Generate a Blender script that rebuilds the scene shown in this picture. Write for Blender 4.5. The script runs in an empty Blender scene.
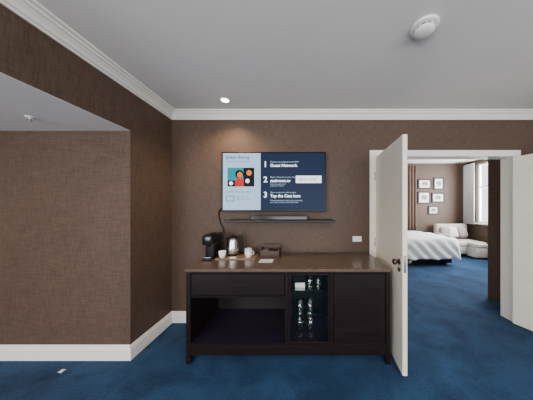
import bpy, bmesh, math, random
from mathutils import Vector, Matrix
random.seed(3)
S = bpy.context.scene
COL = S.collection

# ------------------------------------------------------------ materials
def mat(name, c, rough=0.6, metal=0.0, var=0.0, vscale=(8,8,8), bump=0.0, bscale=60, emis=None, estr=1.0, trans=0.0, ior=1.45, sheen=0.0, coat=0.0, detail=3.0, spec=0.5):
    m = bpy.data.materials.new(name); m.use_nodes = True
    nt = m.node_tree; b = nt.nodes['Principled BSDF']
    b.inputs['Base Color'].default_value = (*c,1)
    b.inputs['Roughness'].default_value = rough
    b.inputs['Metallic'].default_value = metal
    b.inputs['IOR'].default_value = ior
    b.inputs['Transmission Weight'].default_value = trans
    b.inputs['Sheen Weight'].default_value = sheen
    b.inputs['Coat Weight'].default_value = coat
    b.inputs['Specular IOR Level'].default_value = spec
    if emis:
        b.inputs['Emission Color'].default_value = (*emis,1)
        b.inputs['Emission Strength'].default_value = estr
    tc = nt.nodes.new('ShaderNodeTexCoord')
    if var > 0:
        mp = nt.nodes.new('ShaderNodeMapping'); mp.inputs['Scale'].default_value = vscale
        n = nt.nodes.new('ShaderNodeTexNoise'); n.inputs['Scale'].default_value = 1.0; n.inputs['Detail'].default_value = detail
        r = nt.nodes.new('ShaderNodeValToRGB')
        r.color_ramp.elements[0].position=0.3; r.color_ramp.elements[1].position=0.7
        r.color_ramp.elements[0].color = (*[x*(1-var) for x in c],1)
        r.color_ramp.elements[1].color = (*[min(1,x*(1+var)) for x in c],1)
        nt.links.new(tc.outputs['Object'], mp.inputs['Vector']); nt.links.new(mp.outputs[0], n.inputs['Vector'])
        nt.links.new(n.outputs[0], r.inputs[0]); nt.links.new(r.outputs[0], b.inputs['Base Color'])
    if bump > 0:
        n2 = nt.nodes.new('ShaderNodeTexNoise'); n2.inputs['Scale'].default_value = bscale; n2.inputs['Detail'].default_value=4
        bp = nt.nodes.new('ShaderNodeBump'); bp.inputs['Strength'].default_value = bump; bp.inputs['Distance'].default_value=0.01
        nt.links.new(tc.outputs['Object'], n2.inputs['Vector'])
        nt.links.new(n2.outputs[0], bp.inputs['Height']); nt.links.new(bp.outputs[0], b.inputs['Normal'])
    return m

def thin_glass(name, tint, refl=0.12, facing=0.8):
    m=bpy.data.materials.new(name); m.use_nodes=True; nt=m.node_tree; nt.nodes.clear()
    o=nt.nodes.new('ShaderNodeOutputMaterial'); mx=nt.nodes.new('ShaderNodeMixShader'); t=nt.nodes.new('ShaderNodeBsdfTransparent'); gl=nt.nodes.new('ShaderNodeBsdfGlossy')
    lw=nt.nodes.new('ShaderNodeLayerWeight'); lw.inputs['Blend'].default_value=0.25
    ma=nt.nodes.new('ShaderNodeMath'); ma.operation='MULTIPLY_ADD'; ma.inputs[1].default_value=facing; ma.inputs[2].default_value=refl
    ma.use_clamp=True
    t.inputs['Color'].default_value=(*tint,1); gl.inputs['Roughness'].default_value=0.05; gl.inputs['Color'].default_value=(.97,1,.99,1)
    nt.links.new(lw.outputs['Facing'],ma.inputs[0]); nt.links.new(ma.outputs[0],mx.inputs[0]); nt.links.new(t.outputs[0],mx.inputs[1]); nt.links.new(gl.outputs[0],mx.inputs[2]); nt.links.new(mx.outputs[0],o.inputs[0])
    return m

def wallpaper():
    m = mat('wallpaper_brown', (0.2,0.145,0.11), 0.55, spec=0.3)
    nt=m.node_tree; b=nt.nodes['Principled BSDF']; tc=[n for n in nt.nodes if n.type=='TEX_COORD'][0]
    outs=[]
    for sc in ((12,12,200),(160,160,10),(1.2,1.2,1.2)):
        mp=nt.nodes.new('ShaderNodeMapping'); mp.inputs['Scale'].default_value=sc
        n=nt.nodes.new('ShaderNodeTexNoise'); n.inputs['Scale'].default_value=1; n.inputs['Detail'].default_value=1
        nt.links.new(tc.outputs['Object'],mp.inputs[0]); nt.links.new(mp.outputs[0],n.inputs['Vector']); outs.append(n.outputs[0])
    a=nt.nodes.new('ShaderNodeMath'); a.operation='ADD'; nt.links.new(outs[0],a.inputs[0]); nt.links.new(outs[1],a.inputs[1])
    a2=nt.nodes.new('ShaderNodeMath'); a2.operation='MULTIPLY_ADD'; nt.links.new(outs[2],a2.inputs[0]); a2.inputs[1].default_value=0.35; nt.links.new(a.outputs[0],a2.inputs[2])
    r=nt.nodes.new('ShaderNodeValToRGB')
    mr=nt.nodes.new('ShaderNodeMapRange'); mr.inputs['From Min'].default_value=0.75; mr.inputs['From Max'].default_value=1.6
    nt.links.new(a2.outputs[0],mr.inputs['Value']); nt.links.new(mr.outputs[0],r.inputs[0])
    r.color_ramp.elements[0].position=0; r.color_ramp.elements[1].position=1
    r.color_ramp.elements[0].color=(0.056,0.034,0.023,1); r.color_ramp.elements[1].color=(0.128,0.084,0.060,1)
    nt.links.new(r.outputs[0],b.inputs['Base Color'])
    bp=nt.nodes.new('ShaderNodeBump'); bp.inputs['Strength'].default_value=0.08; bp.inputs['Distance'].default_value=0.002
    nt.links.new(a.outputs[0],bp.inputs['Height']); nt.links.new(bp.outputs[0],b.inputs['Normal'])
    return m

def carpet():
    m = mat('carpet_blue', (0.02,0.09,0.17), 0.95, sheen=0.05, spec=0.15)
    nt=m.node_tree; b=nt.nodes['Principled BSDF']; tc=[n for n in nt.nodes if n.type=='TEX_COORD'][0]
    n1=nt.nodes.new('ShaderNodeTexNoise'); n1.inputs['Scale'].default_value=2.6; n1.inputs['Detail'].default_value=5; n1.inputs['Roughness'].default_value=0.65; n1.inputs['Distortion'].default_value=0.6
    n2=nt.nodes.new('ShaderNodeTexNoise'); n2.inputs['Scale'].default_value=60; n2.inputs['Detail'].default_value=3
    nt.links.new(tc.outputs['Object'],n1.inputs['Vector']); nt.links.new(tc.outputs['Object'],n2.inputs['Vector'])
    ma=nt.nodes.new('ShaderNodeMath'); ma.operation='MULTIPLY_ADD'; nt.links.new(n2.outputs[0],ma.inputs[0]); ma.inputs[1].default_value=0.5; nt.links.new(n1.outputs[0],ma.inputs[2])
    r=nt.nodes.new('ShaderNodeValToRGB'); r.color_ramp.elements[0].position=0.52; r.color_ramp.elements[1].position=0.98
    r.color_ramp.elements[0].color=(0.0055,0.024,0.064,1); r.color_ramp.elements[1].color=(0.021,0.073,0.165,1)
    nt.links.new(ma.outputs[0],r.inputs[0]); nt.links.new(r.outputs[0],b.inputs['Base Color'])
    bp=nt.nodes.new('ShaderNodeBump'); bp.inputs['Strength'].default_value=0.6; bp.inputs['Distance'].default_value=0.01
    n3=nt.nodes.new('ShaderNodeTexNoise'); n3.inputs['Scale'].default_value=250
    nt.links.new(tc.outputs['Object'],n3.inputs['Vector']); nt.links.new(n3.outputs[0],bp.inputs['Height']); nt.links.new(bp.outputs[0],b.inputs['Normal'])
    return m

M_WALL=wallpaper(); M_CARPET=carpet()
M_CEIL=mat('ceiling_paint',(0.80,0.775,0.745),0.7,var=0.015,vscale=(2,2,2),bump=0.02,bscale=120)
M_TRIM=mat('trim_paint',(0.88,0.85,0.78),0.4,var=0.02,vscale=(5,5,5))
M_DOOR=mat('door_paint',(0.86,0.81,0.69),0.38,var=0.02,vscale=(3,3,3))
M_WOOD=mat('espresso_wood',(0.011,0.0065,0.0065),0.35,var=0.35,vscale=(2.5,30,40),bump=0.03,bscale=80,spec=.3)
M_WOODI=mat('espresso_inner',(0.020,0.015,0.016),0.45,var=0.2,vscale=(3,30,30),spec=.3)
M_PURP=mat('shelf_dark_veneer',(0.020,0.014,0.026),0.35,var=0.2,vscale=(3,20,30),spec=.35)
M_TOP=mat('console_stone_top',(0.115,0.078,0.054),0.25,var=0.12,vscale=(25,25,25),coat=0.1)
M_BLACK=mat('black_plastic',(0.008,0.008,0.009),0.38,var=0.1,spec=.3)
M_BLACKG=mat('black_gloss',(0.008,0.008,0.009),0.18,var=0.1)
M_STEEL=mat('brushed_steel',(0.62,0.61,0.6),0.25,metal=1.0,var=0.08,vscale=(4,4,90))
M_BRONZE=mat('dark_bronze',(0.10,0.085,0.07),0.35,metal=1.0,var=0.1)
M_CER=mat('white_ceramic',(0.88,0.88,0.87),0.2,var=0.01)
M_TRAY=mat('tray_wood',(0.24,0.16,0.095),0.4,var=0.2,vscale=(8,60,60))
M_LEATH=mat('brown_leather',(0.05,0.022,0.014),0.45,var=0.2,vscale=(40,40,40),bump=0.1)
M_PAPER=mat('white_paper',(0.8,0.8,0.78),0.7,var=0.02)
M_GLASS=thin_glass('clear_glass',(0.95,0.98,0.97),0.13,.9)
M_PANE=thin_glass('cabinet_door_glass',(0.97,0.99,0.98),0.015,.2)
M_GEDGE=thin_glass('shelf_glass',(0.7,0.9,0.86),0.12)
M_PLAST=mat('white_plastic',(0.80,0.79,0.76),0.4,var=0.02)
M_FAB=mat('sofa_fabric',(0.44,0.40,0.36),0.9,var=0.06,vscale=(40,40,40),bump=0.15,bscale=150)
M_FABG=mat('cushion_fabric',(0.27,0.25,0.24),0.9,var=0.15,vscale=(20,20,20),bump=0.2,bscale=120)
M_FABW=mat('cushion_fabric_light',(0.62,0.60,0.57),0.9,var=0.1,vscale=(20,20,20),bump=0.2,bscale=120)
M_LINEN=mat('white_linen',(0.84,0.84,0.85),0.85,var=0.03,vscale=(4,4,4),bump=0.25,bscale=9)
M_DRAPE=mat('drape_fabric',(0.16,0.11,0.08),0.9,var=0.15,vscale=(60,60,4))
M_SHEER=mat('sheer_fabric',(0.5,0.5,0.5),0.9,var=0.08,vscale=(60,60,3))
M_FRAME=mat('picture_frame_wood',(0.012,0.008,0.007),0.45,var=0.3,vscale=(20,20,20),spec=.3)
M_MAT=mat('picture_mat',(0.8,0.79,0.75),0.8,var=0.02)
M_ART=mat('picture_art',(0.25,0.23,0.21),0.8,var=0.8,vscale=(9,9,9),detail=6)
M_LAMP=mat('downlight_bulb',(1,0.9,0.75),0.5,emis=(1,0.8,0.5),estr=40)
M_SHADE=mat('fill_uplight_shade',(0.7,0.65,0.55),0.8,var=0.05)  # only for the bowls of the added ceiling-fill uplights

# ------------------------------------------------------------ helpers
def group(name, loc=(0,0,0)):
    e=bpy.data.objects.new(name,None); e.empty_display_size=0.1; e.location=loc; COL.objects.link(e); return e
def place(ob,parent,loc):
    if parent is not None:
        ob.parent=parent; ob.location=Vector(loc)-Vector(parent.location)
    else: ob.location=loc
def newobj(name,me,m,parent,loc,smooth=False):
    if m: me.materials.append(m)
    ob=bpy.data.objects.new(name,me); COL.objects.link(ob); place(ob,parent,loc)
    if smooth:
        for p in me.polygons: p.use_smooth=True
    return ob
def box(name,x0,x1,y0,y1,z0,z1,m,parent=None,bev=0.0,seg=2,rotz=0):
    bm=bmesh.new(); bmesh.ops.create_cube(bm,size=1.0)
    bmesh.ops.scale(bm,vec=(x1-x0,y1-y0,z1-z0),verts=bm.verts)
    if bev>0:
        bmesh.ops.bevel(bm,geom=bm.edges[:],offset=bev,segments=seg,profile=0.5,affect='EDGES')
    me=bpy.data.meshes.new(name); bm.to_mesh(me); bm.free()
    ob=newobj(name,me,m,parent,((x0+x1)/2,(y0+y1)/2,(z0+z1)/2),smooth=(bev>0 and seg>2))
    ob.rotation_euler[2]=rotz
    return ob
def multibox(name,boxes,m,parent=None):
    bm=bmesh.new()
    for (x0,x1,y0,y1,z0,z1) in boxes:
        r=bmesh.ops.create_cube(bm,size=1.0); v=r['verts']
        bmesh.ops.scale(bm,vec=(x1-x0,y1-y0,z1-z0),verts=v)
        bmesh.ops.translate(bm,vec=((x0+x1)/2,(y0+y1)/2,(z0+z1)/2),verts=v)
    me=bpy.data.meshes.new(name); bm.to_mesh(me); bm.free()
    return newobj(name,me,m,parent,(0,0,0))
def lathe(name,prof,loc,m,parent=None,seg=36,rot=None):
    bm=bmesh.new(); rings=[]
    for r,z in prof:
        if r<1e-5: rings.append([bm.verts.new((0,0,z))])
        else: rings.append([bm.verts.new((r*math.cos(2*math.pi*i/seg),r*math.sin(2*math.pi*i/seg),z)) for i in range(seg)])
    for a,b in zip(rings,rings[1:]):
        for i in range(seg):
            j=(i+1)%seg
            if len(a)==1 and len(b)==1: continue
            if len(a)==1: bm.faces.new((a[0],b[j],b[i]))
            elif len(b)==1: bm.faces.new((a[i],a[j],b[0]))
            else: bm.faces.new((a[i],a[j],b[j],b[i]))
    bmesh.ops.recalc_face_normals(bm,faces=bm.faces)
    me=bpy.data.meshes.new(name); bm.to_mesh(me); bm.free()
    ob=newobj(name,me,m,parent,loc,smooth=True)
    if rot: ob.rotation_euler=rot
    return ob
def tube(name,pts,r,m,parent=None,loc=(0,0,0),cyc=False):
    cu=bpy.data.curves.new(name,'CURVE'); cu.dimensions='3D'; cu.bevel_depth=r; cu.bevel_resolution=3; cu.use_fill_caps=True
    sp=cu.splines.new('NURBS'); sp.points.add(len(pts)-1)
    for p,q in zip(sp.points,pts): p.co=(*q,1)
    sp.use_endpoint_u=True; sp.order_u=3; sp.use_cyclic_u=cyc
    cu.materials.append(m)
    ob=bpy.data.objects.new(name,cu); COL.objects.link(ob); place(ob,parent,loc); return ob
def extrude_profile(name,prof,p0,p1,inward,m,parent=None):
    bm=bmesh.new(); inward=Vector(inward)
    rings=[]
    for p in (p0,p1):
        rings.append([bm.verts.new(Vector(p)+inward*d+Vector((0,0,z))) for d,z in prof])
    n=len(prof)
    for i in range(n):
        j=(i+1)%n; bm.faces.new((rings[0][i],rings[0][j],rings[1][j],rings[1][i]))
    bm.faces.new(rings[0]); bm.faces.new(rings[1][::-1])
    bmesh.ops.recalc_face_normals(bm,faces=bm.faces)
    me=bpy.data.meshes.new(name); bm.to_mesh(me); bm.free()
    return newobj(name,me,m,parent,(0,0,0))
def text(name,s,size,x,y,z,m,parent,bold=0.0):
    cu=bpy.data.curves.new(name,'FONT'); cu.body=s; cu.size=size; cu.offset=bold; cu.materials.append(m)
    ob=bpy.data.objects.new(name,cu); COL.objects.link(ob); place(ob,parent,(x,y,z)); ob.rotation_euler=(math.pi/2,0,0); return ob

# ------------------------------------------------------------ room shell
D=2.5; XL=-1.67; NY=1.89; ZC=2.72; ZN=2.25; HB=3.0
XO0,XO1,ZH=0.97,2.79,2.17        # door opening
BF=6.6; BR=5.65
box('floor',-4.3,5.8,-3.1,6.7,-0.1,0,M_CARPET)
box('ceiling',XL,4.3,-3.1,D,ZC,ZC+0.1,M_CEIL)
box('ceiling_niche',-4.3,XL-0.001,-3.1,NY,ZN,ZN+0.05,M_CEIL)
box('wall_left_header',XL-0.12,XL,-3.1,NY,ZN+0.002,ZC+0.1,M_WALL)
box('wall_left',-4.3,XL,NY,D+0.15,0,ZC+0.1,M_WALL)
multibox('wall_back',[(XL,XO0,D,D+0.15,0,HB+0.1),(XO0,XO1,D,D+0.15,ZH,HB+0.1),(XO1,5.8,D,D+0.15,0,HB+0.1)],M_WALL)
box('wall_niche_left',-4.4,-4.3,-3.1,D,0,ZC,M_WALL)
box('wall_right',4.3,4.4,-3.1,D,0,ZC+0.1,M_WALL)
multibox('wall_front',[(-4.3,-3.9,-3.2,-3.1,0,ZC+.1),(-3.9,-2.0,-3.2,-3.1,0,0.4),(-3.9,-2,-3.2,-3.1,2.15,ZC+.1),(-2,-1.2,-3.2,-3.1,0,ZC+.1),
  (-1.2,3.8,-3.2,-3.1,0,0.5),(-1.2,3.8,-3.2,-3.1,2.6,ZC+.1),(3.8,4.3,-3.2,-3.1,0,ZC+.1)],M_WALL)
def window(name,x0,x1,y,z0,z1,n):
    g=group(name,((x0+x1)/2,y,z0)); t=0.06
    box('frame_bottom',x0,x1,y-.04,y+.04,z0,z0+t,M_TRIM,g); box('frame_top',x0,x1,y-.04,y+.04,z1-t,z1,M_TRIM,g)
    for i in range(n+1):
        xx=x0+(x1-x0-t)*i/n; box('mullion_%d'%i,xx,xx+t,y-.04,y+.04,z0+t,z1-t,M_TRIM,g)
window('window_1',-1.2,3.8,-3.15,0.5,2.6,3)
window('window_2',-3.9,-2.0,-3.15,0.4,2.15,2)
# bedroom
multibox('wall_bedroom_left',[(0.3,0.4,D+.15,3.7,0,HB+.1),(0.3,1.8,3.7,BF,0,HB+.1)],M_WALL)
box('wall_bedroom_back',0.3,5.8,BF,BF+.1,0,HB+.1,M_WALL)
WY0,WY1,WZ0,WZ1=3.5,6.15,1.0,2.88
multibox('wall_bedroom_right',[(BR,BR+.15,D+.15,WY0,0,HB+.1),(BR,BR+.15,WY1,BF,0,HB+.1),(BR,BR+.15,WY0,WY1,0,WZ0),(BR,BR+.15,WY0,WY1,WZ1,HB+.1)],M_WALL)
box('ceiling_bedroom',0.3,5.8,D+.15,BF+.1,HB,HB+.1,M_CEIL)
box('wall_closet',3.11,4.0,D+.15,3.18,0,HB,M_WALL)
g=group('window_3',(BR+.08,(WY0+WY1)/2,WZ0))
for i in range(4):
    yy=WY0+(WY1-WY0-.06)*i/3; box('mullion_%d'%i,BR+.05,BR+.11,yy,yy+.06,WZ0,WZ1,M_TRIM,g)
for i,zz in enumerate((WZ0,2.1,WZ1-.06)): box('rail_%d'%i,BR+.055,BR+.105,WY0,WY1,zz,zz+.06,M_TRIM,g)
box('trim_window_sill',BR-.08,BR+.05,WY0-.05,WY1+.05,WZ0-.04,WZ0,M_TRIM)

# cornice
PR=[(0,0),(0,-.085),(.012,-.085),(.016,-.072),(.03,-.068),(.04,-.05),(.062,-.03),(.078,-.026),(.082,-.014),(.105,-.012),(.11,0)]
extrude_profile('trim_cornice_back',PR,(XL,D,ZC),(4.3,D,ZC),(0,-1,0),M_TRIM)
extrude_profile('trim_cornice_left',PR,(XL,-3.1,ZC),(XL,D,ZC),(1,0,0),M_TRIM)
extrude_profile('trim_cornice_right',PR,(4.3,-3.1,ZC),(4.3,D,ZC),(-1,0,0),M_TRIM)
# baseboards
BP=[(0,0),(.018,0),(.018,.105),(.014,.118),(.009,.125),(.007,.14),(0,.145)]
extrude_profile('baseboard_niche',BP,(-4.3,NY,0),(XL,NY,0),(0,-1,0),M_TRIM)
extrude_profile('baseboard_left',BP,(XL,NY-.018,0),(XL,D,0),(1,0,0),M_TRIM)
extrude_profile('baseboard_back',BP,(XL,D,0),(XO0-.07,D,0),(0,-1,0),M_TRIM)
extrude_profile('baseboard_back_right',BP,(XO1+.07,D,0),(4.3,D,0),(0,-1,0),M_TRIM)
extrude_profile('baseboard_bedroom',BP,(1.8,BF,0),(BR,BF,0),(0,-1,0),M_TRIM)
extrude_profile('baseboard_bedroom_right',BP,(BR,D+.15,0),(BR,BF,0),(-1,0,0),M_TRIM)
# door casing + jambs
multibox('trim_door_casing',[(XO0-.065,XO0,D-.018,D,0,ZH+.065),(XO1,XO1+.065,D-.018,D,0,ZH+.065),(XO0,XO1,D-.018,D,ZH,ZH+.065),
  (XO0-.065,XO0,D+.15,D+.168,0,ZH+.065),(XO1,XO1+.065,D+.15,D+.168,0,ZH+.065),(XO0,XO1,D+.15,D+.168,ZH,ZH+.065)],M_TRIM)
multibox('trim_door_jamb',[(XO0,XO0+.012,D-.01,D+.16,0,ZH),(XO1-.012,XO1,D-.01,D+.16,0,ZH),(XO0+.012,XO1-.012,D-.01,D+.16,ZH-.012,ZH),(XO0+.012,XO0+.03,D+.06,D+.1,0,ZH-.012)],M_TRIM)

def door(name,hx,hy,ang,w,side):
    g=group(name,(hx,hy,0)); h=ZH-.03; t=.042
    box('leaf',hx,hx+w,hy-t/2,hy+t/2,.012,h,M_DOOR,g,bev=.003,seg=1)
    for sy in (-1,1):
        lathe('rose',[(0,0),(.027,0),(.027,.006),(.02,.010),(0,.010)],(hx+w-.065,hy+sy*t/2,1.0),M_BRONZE,g,rot=(math.pi/2*(-sy),0,0))
        lathe('knob',[(.009,0),(.009,.022),(.022,.030),(.028,.042),(.024,.055),(.012,.061),(0,.062)],(hx+w-.065,hy+sy*t/2,1.0),M_BRONZE,g,rot=(math.pi/2*(-sy),0,0))
        lathe('lock_cylinder',[(0,0),(.02,0),(.02,.008),(.008,.012),(0,.012)],(hx+w-.065,hy+sy*t/2,.93),M_BRONZE,g,rot=(math.pi/2*(-sy),0,0))
    box('latch_plate',hx+w-.0005,hx+w+.001,hy-.012,hy+.012,.92,1.07,M_STEEL,g)
    for i,z in enumerate((.2,1.05,1.9)):
        lathe('hinge_%d'%i,[(0,-.05),(.008,-.05),(.008,.05),(0,.05)],(hx-.004,hy+side*(t/2+.004),z),M_STEEL,g,seg=12)
    g.rotation_euler[2]=math.radians(ang); return g
door('door_1',.995,2.475,-95.2,.79,-1)
door('door_2',2.745,2.47,-70,.88,1)

# ------------------------------------------------------------ ceiling fixtures
g=group('downlight',(-.855,2.19,ZC))
lathe('trim_ring',[(.055,0),(.055,-.006),(.044,-.008),(.042,.0),(.042,-.001)],(-.855,2.19,ZC),M_PLAST,g)
lathe('bulb',[(0,-.004),(.042,-.003),(.042,-.001),(0,-.001)],(-.855,2.19,ZC),M_LAMP,g)
g=group('smoke_detector',(.84,1.30,ZC))
lathe('base',[(0,0),(.085,0),(.085,-.012),(.075,-.016),(.0,-.016)],(.84,1.30,ZC),M_PLAST,g)
lathe('vent_gap',[(0,-.016),(.055,-.016),(.055,-.03),(0,-.03)],(.84,1.30,ZC),M_BRONZE,g)
lathe('dome',[(0,-.03),(.062,-.028),(.062,-.036),(.052,-.046),(.03,-.053),(0,-.054)],(.84,1.30,ZC),M_PLAST,g)
for i in range(10):
    a=i*math.pi/5; lathe('rib_%d'%i,[(0,-.014),(.004,-.014),(.004,-.032),(0,-.032)],(.84+.057*math.cos(a),1.3+.057*math.sin(a),ZC),M_PLAST,g,seg=8)
g=group('fire_sprinkler',(-2.25,1.6,ZN))
lathe('escutcheon',[(0,0),(.03,0),(.026,-.006),(.01,-.01),(0,-.01)],(-2.25,1.6,ZN),M_PLAST,g)
lathe('stem',[(.006,-.008),(.006,-.03),(0,-.03)],(-2.25,1.6,ZN),M_STEEL,g,seg=12)
lathe('deflector',[(0,-.03),(.015,-.03),(.015,-.033),(0,-.033)],(-2.25,1.6,ZN),M_STEEL,g,seg=16)

# ------------------------------------------------------------ console
CX0,CX1,CY0,CY1=-1.097,.872,1.815,2.478
g=group('sideboard_console',(0,2.15,0))
B=lambda n,x0,x1,y0,y1,z0,z1,m,bev=.003: box(n,x0,x1,y0,y1,z0,z1,m,g,bev=bev,seg=1)
B('top',CX0,CX1,CY0,CY1,.885,.913,M_TOP,.004)
x0,x1=CX0+.01,CX1-.01; y0=CY0+.012
B('side_left',x0,x0+.045,y0,CY1-.005,0.19,.884,M_WOOD); B('side_right',x1-.045,x1,y0,CY1-.005,.19,.884,M_WOOD)
B('rail_top',x0+.045,x1-.045,y0,CY1-.01,.865,.884,M_WOOD)
B('bottom_panel',x0+.045,x1-.045,y0+.002,CY1-.01,.175,.20,M_PURP)
B('bottom_edge',x0+.045,x1-.045,y0-.001,y0+.0019,.174,.201,M_WOOD,.0)
B('back_panel',x0+.045,x1-.045,CY1-.03,CY1-.012,.2,.865,M_WOODI)
B('divider_1',-.145,-.108,y0,CY1-.03,.2,.865,M_WOOD); B('divider_2',.285,.318,y0,CY1-.03,.2,.865,M_WOOD)
for i,(a,b) in enumerate(((x0,x0+.045),(x1-.045,x1))):
    for j,(c,d) in enumerate(((y0,y0+.045),(CY1-.05,CY1-.005))): B('leg_%d'%(i*2+j+1),a,b,c,d,0,.19,M_WOOD)
B('stretcher_front',x0+.045,x1-.045,y0+.004,y0+.035,.085,.165,M_WOOD)
B('stretcher_side_left',x0+.005,x0+.035,y0+.045,CY1-.05,.085,.165,M_WOOD); B('stretcher_side_right',x1-.035,x1-.005,y0+.045,CY1-.05,.085,.165,M_WOOD)
B('stretcher_back',x0+.045,x1-.045,CY1-.04,CY1-.01,.085,.165,M_WOOD)
B('drawer_upper_front',x0+.05,-.149,y0+.002,y0+.022,.655,.861,M_WOOD)
B('drawer_upper_box',x0+.06,-.16,y0+.022,CY1-.06,.67,.84,M_WOODI)
B('shelf_left',x0+.045,-.145,y0+.006,CY1-.03,.632,.650,M_WOOD)
B('cabinet_door',.321,x1-.05,y0+.002,y0+.022,.206,.861,M_WOOD)
B('door_pull',.335,.341,y0-.012,y0+.002,.42,.62,M_BRONZE,.001)
for i,z in enumerate((.68,.44)):
    B('glass_shelf_%d'%(i+1),-.106,.283,y0+.05,CY1-.04,z,z+.008,M_GEDGE,.001)
    for k,(xa,xb) in enumerate(((-.107,-.095),(.272,.284))): B('shelf_pin_%d%d'%(i,k),xa,xb,y0+.08,y0+.092,z-.008,z,M_STEEL,.0)
B('glass_door_stile_left',-.105,-.090,y0+.002,y0+.02,.204,.861,M_WOOD,.001); B('glass_door_stile_right',.267,.282,y0+.002,y0+.02,.204,.861,M_WOOD,.001)
B('glass_door_rail_top',-.090,.267,y0+.002,y0+.02,.849,.861,M_WOOD,.001); B('glass_door_rail_bottom',-.090,.267,y0+.002,y0+.02,.204,.216,M_WOOD,.001)
B('glass_door_pane',-.090,.267,y0+.009,y0+.013,.216,.849,M_PANE,.0)
def tumbler(name,x,y,z,r=.038,h=.12):
    return lathe(name,[(0,0),(r*.82,0),(r*.86,.006),(r,h),(r-.0025,h),(r*.8,.012),(0,.010)],(x,y,z),M_GLASS,None,24)
def wineglass(name,x,y,z):
    return lathe(name,[(0,0),(.033,0),(.033,.002),(.006,.006),(.004,.012),(.004,.065),(.010,.073),(.034,.098),(.041,.125),(.036,.175),(.034,.175),(.039,.125),(.032,.100),(0,.076)],(x,y,z),M_GLASS,None,24)
wineglass('wine_glass',.0,1.95,.20); wineglass('wine_glass.001',.105,1.95,.20)
tumbler('drinking_glass',.0,1.95,.448); tumbler('drinking_glass.001',.10,1.95,.448)
tumbler('drinking_glass.002',.19,2.02,.688,.036,.1); tumbler('drinking_glass.003',.10,2.02,.688,.036,.1)
box('snack_packet',-.05,.05,1.935,1.947,.688,.735,M_PAPER,None,bev=.003)

# ------------------------------------------------------------ things on console
T=.913
g=group('coffee_machine',(-1.025,2.25,T))
ox=.012
box('base',-1.085+ox,-.985+ox,2.10,2.42,T,T+.028,M_BLACK,g,bev=.008,seg=3)
box('column',-1.085+ox,-.985+ox,2.17,2.40,T+.026,T+.255,M_BLACK,g,bev=.014,seg=3)
box('head',-1.09+ox,-.98+ox,2.10,2.41,T+.165,T+.275,M_BLACKG,g,bev=.022,seg=4)
box('lever',-1.065+ox,-1.005+ox,2.13,2.28,T+.273,T+.285,M_BLACK,g,bev=.005,seg=3)
lathe('spout',[(0,0),(.013,0),(.017,.03),(0,.03)],(-1.035+ox,2.135,T+.14),M_BLACK,g,16)
box('drip_grid',-1.075+ox,-.995+ox,2.11,2.165,T+.027,T+.033,M_STEEL,g,bev=.001,seg=1)
box('water_tank',-1.08+ox,-.99+ox,2.40,2.45,T+.02,T+.23,M_GEDGE,g,bev=.01,seg=3)

g=group('serving_tray',(-.71,2.27,T))
box('tray_base',-.945,-.50,2.13,2.40,T,T+.010,M_TRAY,g,bev=.003,seg=2)
TT=T+.0102
kx,ky=-.81,2.32
g=group('electric_kettle',(kx,ky,TT))
lathe('power_base',[(0,0),(.068,0),(.070,.006),(.068,.018),(0,.02)],(kx,ky,TT),M_BLACK,g)
lathe('body',[(0,.02),(.074,.02),(.078,.028),(.074,.10),(.063,.18),(.057,.205),(0,.205)],(kx,ky,TT),M_STEEL,g)
lathe('lid',[(.058,.203),(.056,.212),(.040,.222),(.012,.226),(.010,.236),(.014,.244),(0,.247)],(kx,ky,TT),M_BLACK,g)
bm=bmesh.new()
vs=[bm.verts.new(p) for p in ((-.055,-.02,.17),(-.055,.02,.17),(-.092,.0,.208),(-.052,-.028,.21),(-.052,.028,.21))]
for f in ((0,2,3),(1,4,2),(0,1,2),(3,2,4),(0,3,4,1)): bm.faces.new([vs[i] for i in f])
me=bpy.data.meshes.new('spout'); bm.to_mesh(me); bm.free(); newobj('spout',me,M_STEEL,g,(kx,ky,TT))
tube('handle',[(.05,0,.21),(.080,0,.228),(.112,0,.205),(.115,0,.13),(.107,0,.065),(.072,0,.048)],.010,M_BLACK,g,(kx,ky,TT))
def cup(name,x,y,z,a):
    q=group(name,(x,y,z))
    lathe('bowl',[(0,.003),(.024,0),(.026,.004),(.036,.03),(.042,.075),(.0395,.075),(.033,.03),(.02,.008),(0,.007)],(x,y,z),M_CER,q,28)
    c,s=math.cos(a),math.sin(a)
    tube('handle',[(c*d,s*d,h) for d,h in ((.038,.063),(.057,.064),(.062,.045),(.052,.026),(.033,.024))],.004,M_CER,q,(x,y,z))
cup('coffee_cup',-.885,2.19,TT,2.6); cup('coffee_cup.001',-.595,2.21,TT,.4); cup('coffee_cup.002',-.63,2.33,TT,1.0)
box('sugar_sachet_packet',-.79,-.72,2.155,2.185,TT,TT+.012,M_PAPER,None,bev=.003)

g=group('leather_amenity_box',(-.36,2.34,T))
box('tray_bottom',-.47,-.245,2.26,2.43,T,T+.012,M_LEATH,g,bev=.002,seg=1)
box('side_front',-.47,-.245,2.26,2.272,T+.012,T+.07,M_LEATH,g,bev=.002,seg=1); box('side_back',-.47,-.245,2.418,2.43,T+.012,T+.12,M_LEATH,g,bev=.002,seg=1)
box('side_left',-.47,-.458,2.272,2.418,T+.012,T+.09,M_LEATH,g,bev=.002,seg=1); box('side_right',-.257,-.245,2.272,2.418,T+.012,T+.09,M_LEATH,g,bev=.002,seg=1)
box('divider',-.37,-.362,2.272,2.418,T+.012,T+.08,M_LEATH,g,bev=.001,seg=1)
for i in range(5): box('tea_bag_%d'%i,-.45,-.38,2.285+i*.025,2.295+i*.025,T+.012,T+.075,M_LEATH if i%2 else M_TRAY,g,bev=.001,seg=1)
g=group('information_card',(-.365,2.09,T)); box('card',-.44,-.295,2.03,2.15,T,T+.003,M_PAPER,g)
box('printed_band',-.43,-.305,2.04,2.055,T+.003,T+.0035,M_TRAY,g)

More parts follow.
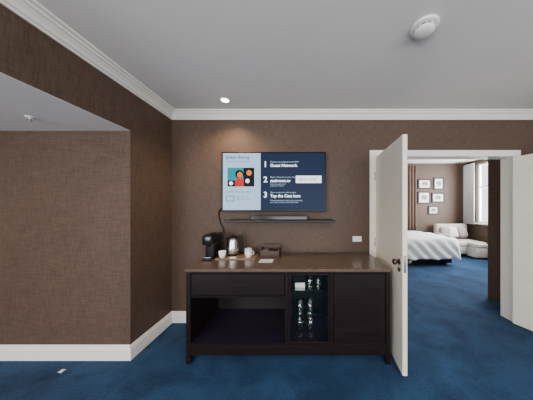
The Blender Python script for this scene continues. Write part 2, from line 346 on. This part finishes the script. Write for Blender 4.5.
# ------------------------------------------------------------ TV
E=lambda n,c,s: mat(n,(0.004,0.004,0.004),0.3,emis=c,estr=s,spec=0.08)
SE=1.35
M_SN=E('screen_navy',(0.011,0.022,0.058),SE); M_SL=E('screen_light',(0.48,0.68,0.92),SE); M_ST=E('screen_white',(0.9,0.95,1),SE*1.5)
M_SG=E('screen_grey',(0.08,0.11,0.18),SE); M_SR=E('screen_red',(0.65,0.04,0.03),SE); M_STL=E('screen_teal',(0.0,0.30,0.36),SE); M_SO=E('screen_orange',(0.85,0.25,0.05),SE); M_SK=E('screen_dark',(0.004,0.006,0.012),SE)
M_SBL=E('screen_blue',(0.25,0.42,0.62),SE)
M_BEZ=mat('tv_bezel',(0.004,0.004,0.004),0.3,spec=.2)
tx0,tx1,tz0,tz1=-.98,.325,1.44,2.19; fy=2.40
g=group('television',((tx0+tx1)/2,fy,tz0))
box('casing',tx0,tx1,fy,fy+.04,tz0,tz1,M_BEZ,g,bev=.004,seg=2)
box('wall_bracket',-.55,-.1,fy+.04,D,1.6,2.0,M_BLACK,g)
e=.018; fs=fy-.0015
box('screen',tx0+e,tx1-e,fs,fy,tz0+.024,tz1-e,M_SN,g)
sp=tx0+e+.47
box('screen_side_panel',tx0+e,sp,fs-.001,fs,tz0+.024,tz1-e,M_SL,g)
yb=fs-.0025
def q(n,x0,x1,z0,z1,m,y=yb): box(n,x0,x1,y,y+.001,z0,z1,m,g)
def disc(n,x,z,r,m,y): lathe(n,[(0,0),(r,0),(r,.0006),(0,.0006)],(x,y,z),m,g,28,rot=(math.pi/2,0,0))
ix,iz=tx0+.075,1.755
q('promo_image',ix,ix+.335,iz,iz+.235,M_STL)
q('promo_dark_backdrop',ix+.0,ix+.335,iz,iz+.075,M_SK,yb-.001)
q('promo_dark_side',ix+.20,ix+.335,iz+.075,iz+.235,M_SK,yb-.001)
disc('promo_hair',ix+.15,iz+.155,.052,M_SK,yb-.0012); disc('promo_face',ix+.155,iz+.145,.036,M_SO,yb-.002)
disc('promo_shirt',ix+.15,iz+.055,.055,M_SR,yb-.002); q('promo_shirt_low',ix+.095,ix+.205,iz,iz+.055,M_SR,yb-.0022)
disc('promo_disc_1',ix+.27,iz+.17,.034,M_SO,yb-.002); disc('promo_disc_2',ix+.25,iz+.07,.026,M_ST,yb-.002); disc('promo_disc_3',ix+.045,iz+.04,.024,M_ST,yb-.002)
text('heading','Screen Sharing',.05,tx0+.05,yb,2.105,M_SK,g,.0005); text('sub_heading','Watch your favourites here',.026,tx0+.05,yb,2.06,M_SG,g)
text('caption','Connect to the room',.036,tx0+.06,yb,1.68,M_SG,g); q('caption_box',tx0+.06,tx0+.16,1.57,1.64,M_SG)
text('caption_small','guest network\nopen app to start',.026,tx0+.18,yb,1.62,M_SG,g)
q('caption_box_inner',tx0+.068,tx0+.152,1.578,1.632,M_SL,yb-.001)
for i,(z,a,b) in enumerate(((2.02,'Connect your device to the Wi-Fi','Guest Network'),(1.83,'Open a browser on your device','castroom.tv'),(1.64,'Open an app you wish to view','Tap the Cast Icon'))):
    text('step_number_%d'%i,str(i+1),.10,sp+.035,yb,z-.02,M_ST,g,.002)
    text('step_text_%d'%i,a,.026,sp+.12,yb,z+.035,M_SL,g); text('step_bold_%d'%i,b,.052,sp+.12,yb,z-.018,M_ST,g,.0012)
text('step_note','Choose television from the list and enjoy\nyour own content on the big screen',.024,sp+.12,yb,1.575,M_SL,g)
text('step_note_2','Enter the code shown\nto pair your device',.022,sp+.12,yb,1.78,M_SL,g)
q('code_box',sp+.44,sp+.76,1.80,1.89,M_ST); text('code','ABCD 1234',.045,sp+.47,yb-.001,1.83,M_SBL,g,.0008)

g=group('floating_shelf',(-.33,2.38,1.34))
box('board',-.90,.415,2.27,D,1.318,1.342,M_BLACK,g,bev=.003,seg=1)
g=group('soundbar',(-.2,2.3,1.343)); box('body',-.60,.10,2.285,2.385,1.343,1.393,M_BLACK,g,bev=.01,seg=3); box('grille',-.58,.08,2.282,2.286,1.352,1.388,M_BLACKG,g)
tube('power_cable',[(-.98+.02,2.46,1.50),(-1.03,2.47,1.48),(-1.06,2.485,1.40),(-1.03,2.485,1.28),(-.98,2.485,1.20),(-1.0,2.485,1.05),(-.985,2.475,.93)],.007,M_BLACK)
g=group('wall_outlet',(.745,D,1.085))
box('plate',.685,.80,D-.008,D,1.05,1.12,M_PLAST,g,bev=.003,seg=2)
for i,x in enumerate((.715,.77)):
    box('switch_%d'%i,x-.007,x+.007,D-.012,D-.008,1.095,1.11,M_CER,g)
    for k in (-1,1): box('slot_%d%d'%(i,k),x+k*.008-.0015,x+k*.008+.0015,D-.0085,D-.0078,1.065,1.078,M_BLACK,g)

bm=bmesh.new(); vs=[]
for i in range(5):
    for j in range(4): vs.append(bm.verts.new((i*.011+random.uniform(-.003,.003),j*.011+random.uniform(-.003,.003),random.uniform(.001,.014))))
for i in range(4):
    for j in range(3): bm.faces.new((vs[i*4+j],vs[(i+1)*4+j],vs[(i+1)*4+j+1],vs[i*4+j+1]))
me=bpy.data.meshes.new('paper_scrap'); bm.to_mesh(me); bm.free(); newobj('paper_scrap',me,M_PAPER,None,(-2.19,1.73,0.0))

# ------------------------------------------------------------ bedroom furniture
bx0,bx1,by0,by1=1.93,3.95,4.9,6.35
g=group('bed',(2.95,5.6,0))
box('headboard',1.82,1.92,by0-.1,by1+.1,0,1.2,M_DRAPE,g,bev=.02,seg=3)
box('bed_base',bx0,bx1-.04,by0+.04,by1-.04,.06,.30,M_FRAME,g,bev=.01)
for i,(a,b) in enumerate(((bx0+.1,by0+.1),(bx1-.2,by0+.1),(bx0+.1,by1-.2),(bx1-.2,by1-.2))): box('foot_%d'%i,a,a+.07,b,b+.07,0,.06,M_FRAME,g)
box('mattress',bx0,bx1,by0,by1,.30,.60,M_LINEN,g,bev=.05,seg=4)
bm=bmesh.new(); NU,NV=60,50; grid=[]
ux0,ux1,vy0,vy1=bx0+.5,bx1,by0,by1
drop=.54
for i in range(NU+1):
    row=[]
    for j in range(NV+1):
        u=ux0+(ux1+drop-ux0)*i/NU; v=(vy0-drop)+(vy1+drop-(vy0-drop))*j/NV
        du=max(0,u-ux1); dv=max(0,vy0-v,v-vy1)
        x=min(u,ux1); y=min(max(v,vy0),vy1); d=math.hypot(du,dv)
        dd=min(d,drop); k=1-math.exp(-dd*14)
        out=.07*k+.06*dd
        if d>1e-6:
            x+=du/d*out; y+=(1 if v>vy1 else -1)*(dv/d*out) if dv>0 else 0
        z=.70-max(0,dd-.03)*1.0+.012*math.sin(u*9+v*4)+.01*math.sin(v*13-u*3)
        if dd>0:
            w=.02*math.sin((u+v)*22)*min(1,dd*4); x+=w*(du/d if d else 0); y-=w*(dv/d if d else 0)
        row.append(bm.verts.new((x,y,z)))
    grid.append(row)
for i in range(NU):
    for j in range(NV): bm.faces.new((grid[i][j],grid[i+1][j],grid[i+1][j+1],grid[i][j+1]))
me=bpy.data.meshes.new('duvet'); bm.to_mesh(me); bm.free(); ob=newobj('duvet',me,M_LINEN,g,(0,0,0),True)
so=ob.modifiers.new('s','SOLIDIFY'); so.thickness=.02
def pillow(name,cx,cy,cz,sx,sy,sz,m,parent,rot=(0,0,0)):
    bm=bmesh.new(); bmesh.ops.create_uvsphere(bm,u_segments=32,v_segments=20,radius=1)
    for v in bm.verts:
        x,y,z=v.co; f=lambda t: math.copysign(abs(t)**.45,t)
        r=max(abs(f(x)),abs(f(y))); v.co=(f(x)*sx*.8,f(y)*sy*.8,z*sz*(1-.25*r))
    me=bpy.data.meshes.new(name); bm.to_mesh(me); bm.free(); ob=newobj(name,me,m,parent,(cx,cy,cz),True); ob.rotation_euler=rot; return ob
for i,y in enumerate((5.28,5.98)): pillow('pillow_%d'%i,2.13,y,.78,.22,.34,.10,M_LINEN,g,(0,-.9,0))

sx0,sx1,sy0,sy1=4.50,5.55,5.70,6.52
g=group('chaise_sofa',(5.0,6.1,0))
box('plinth',sx0+.04,sx1-.03,sy0+.05,sy1-.02,.06,.16,M_FRAME,g)
for i,(a,b) in enumerate(((sx0+.06,sy0+.07),(sx1-.12,sy0+.07),(sx0+.06,sy1-.12),(sx1-.12,sy1-.12))): box('foot_%d'%i,a,a+.06,b,b+.06,0,.06,M_FRAME,g)
box('seat_base',sx0,sx1,sy0,sy1,.10,.33,M_FAB,g,bev=.04,seg=4)
box('chaise_base',5.0,sx1,5.45,sy0+.1,.04,.33,M_FAB,g,bev=.04,seg=4)
box('seat_cushion_1',sx0+.1,4.99,sy0-.01,sy1-.16,.32,.46,M_FAB,g,bev=.05,seg=4)
box('seat_cushion_2',5.0,sx1-.01,5.44,sy1-.16,.32,.46,M_FAB,g,bev=.05,seg=4)
box('backrest',sx0,sx1,sy1-.18,sy1,.3,.94,M_FAB,g,bev=.06,seg=4)
box('armrest',sx0-.03,sx0+.11,sy0+.05,sy1-.05,.3,.66,M_FAB,g,bev=.05,seg=4)
for i,x in enumerate((4.75,4.98,5.3)): pillow('cushion_%d'%i,x,sy1-.25,.68,.2,.22,.08,M_FABG if i%2==0 else M_FABW,g,(1.25,0,.1*(i-1)))
g=group('side_table',(5.05,4.98,0))
lathe('table_top',[(0,.53),(.16,.53),(.165,.54),(.16,.55),(0,.55)],(5.05,4.98,0),M_FRAME,g)
lathe('pedestal',[(0,0),(.12,0),(.12,.012),(.02,.025),(.018,.53),(0,.53)],(5.05,4.98,0),M_FRAME,g,20)

def frame(name,cx,cz,w,h,y):
    q=group(name,(cx,y,cz)); t=.045
    box('frame_left',cx-w/2,cx-w/2+t,y-.025,y,cz-h/2,cz+h/2,M_FRAME,q); box('frame_right',cx+w/2-t,cx+w/2,y-.025,y,cz-h/2,cz+h/2,M_FRAME,q)
    box('frame_top',cx-w/2+t,cx+w/2-t,y-.025,y,cz+h/2-t,cz+h/2,M_FRAME,q); box('frame_bottom',cx-w/2+t,cx+w/2-t,y-.025,y,cz-h/2,cz-h/2+t,M_FRAME,q)
    box('mat_board',cx-w/2+t,cx+w/2-t,y-.012,y,cz-h/2+t,cz+h/2-t,M_MAT,q); box('artwork',cx-w*.2,cx+w*.2,y-.014,y-.012,cz-h*.18,cz+h*.18,M_ART,q)
nm=['framed_picture','framed_picture.001','framed_picture.002','framed_picture.003','framed_picture.004']
for n,(a,b,w,h) in zip(nm,((4.28,2.29,.46,.34),(4.76,2.30,.36,.42),(4.26,1.82,.44,.42),(4.74,1.82,.44,.34),(4.58,1.39,.36,.30))): frame(n,a,b,w,h,BF)

def curtain(name,x,y,dx,dy,z0,z1,m,n=7,amp=.04):
    bm=bmesh.new(); K=n*12; L=math.hypot(dx,dy); nx,ny=-dy/L,dx/L; prev=None
    for i in range(K+1):
        t=i/K; w=amp*math.sin(t*n*2*math.pi)
        a=bm.verts.new((x+dx*t+nx*w,y+dy*t+ny*w,z0)); b=bm.verts.new((x+dx*t+nx*w*.7,y+dy*t+ny*w*.7,z1))
        if prev: bm.faces.new((prev[0],a,b,prev[1]))
        prev=(a,b)
    me=bpy.data.meshes.new(name); bm.to_mesh(me); bm.free(); ob=newobj(name,me,m,None,(0,0,0),True)
    s=ob.modifiers.new('s','SOLIDIFY'); s.thickness=.006
curtain('curtain',3.35,6.52,.6,0,.03,2.9,M_DRAPE,6,.03)
curtain('curtain.001',BR-.12,6.5,0,-.42,.95,2.9,M_SHEER,5,.03)
curtain('curtain.002',BR-.12,3.85,0,-.4,.03,2.9,M_DRAPE,5,.035)

# invented floor uplights, added unseen behind the camera to brighten the ceiling
def fill_uplight(name,x,y,p):
    g=group(name,(x,y,0))
    lathe('base',[(0,0),(.15,0),(.15,.015),(.02,.03),(.0,.03)],(x,y,0),M_BRONZE,g)
    lathe('pole',[(0,.02),(.012,.02),(.012,1.72),(0,1.72)],(x,y,0),M_BRONZE,g,16)
    lathe('bowl',[(.02,1.70),(.10,1.72),(.19,1.80),(.185,1.80),(.10,1.73),(.0,1.715)],(x,y,0),M_SHADE,g)
    l=bpy.data.lights.new(name+'_light','AREA'); l.shape='DISK'; l.size=.30; l.energy=p; l.color=(1,.90,.78)
    o=bpy.data.objects.new(name+'_light',l); COL.objects.link(o); o.parent=g; o.location=(0,0,1.79); o.rotation_euler=(math.pi,0,0)
fill_uplight('added_fill_uplight',2.9,-1.2,85)
fill_uplight('added_fill_uplight.001',-.9,-1.3,62)
fill_uplight('added_fill_uplight.002',-3.5,-.6,28)

# ------------------------------------------------------------ light
def area(name,loc,rot,sx,sy,p,c):
    l=bpy.data.lights.new(name,'AREA'); l.shape='RECTANGLE'; l.size=sx; l.size_y=sy; l.energy=p; l.color=c
    o=bpy.data.objects.new(name,l); COL.objects.link(o); o.location=loc; o.rotation_euler=rot; return o
area('daylight_window_1',(1.3,-3.25,1.55),(math.pi/2,0,0),4.9,2.0,175,(0.98,0.985,1))
area('daylight_window_2',(-2.95,-3.25,1.3),(math.pi/2,0,0),1.8,1.7,150,(0.98,0.985,1))
area('daylight_window_3',(BR+.3,(WY0+WY1)/2,1.95),(math.pi/2,0,math.pi/2),2.6,1.8,480,(0.95,0.98,1))
l=bpy.data.lights.new('downlight_lamp','SPOT'); l.energy=48; l.color=(1,.74,.47); l.spot_size=2.3; l.spot_blend=.8; l.shadow_soft_size=.03
o=bpy.data.objects.new('downlight_lamp',l); COL.objects.link(o); o.location=(-.855,2.19,ZC-.02)
w=bpy.data.worlds.new('World'); S.world=w; w.use_nodes=True
bg=w.node_tree.nodes['Background']; bg.inputs[0].default_value=(0.82,0.88,1,1); bg.inputs[1].default_value=2.8

# ------------------------------------------------------------ camera
cam=bpy.data.cameras.new('camera'); co=bpy.data.objects.new('camera',cam); COL.objects.link(co)
co.location=(0,0,1.5); co.rotation_euler=(math.pi/2,0,0)
cam.sensor_width=36; cam.lens=192/533*36; cam.shift_x=-33.5/533; cam.shift_y=7/533; cam.clip_start=.05
S.camera=co
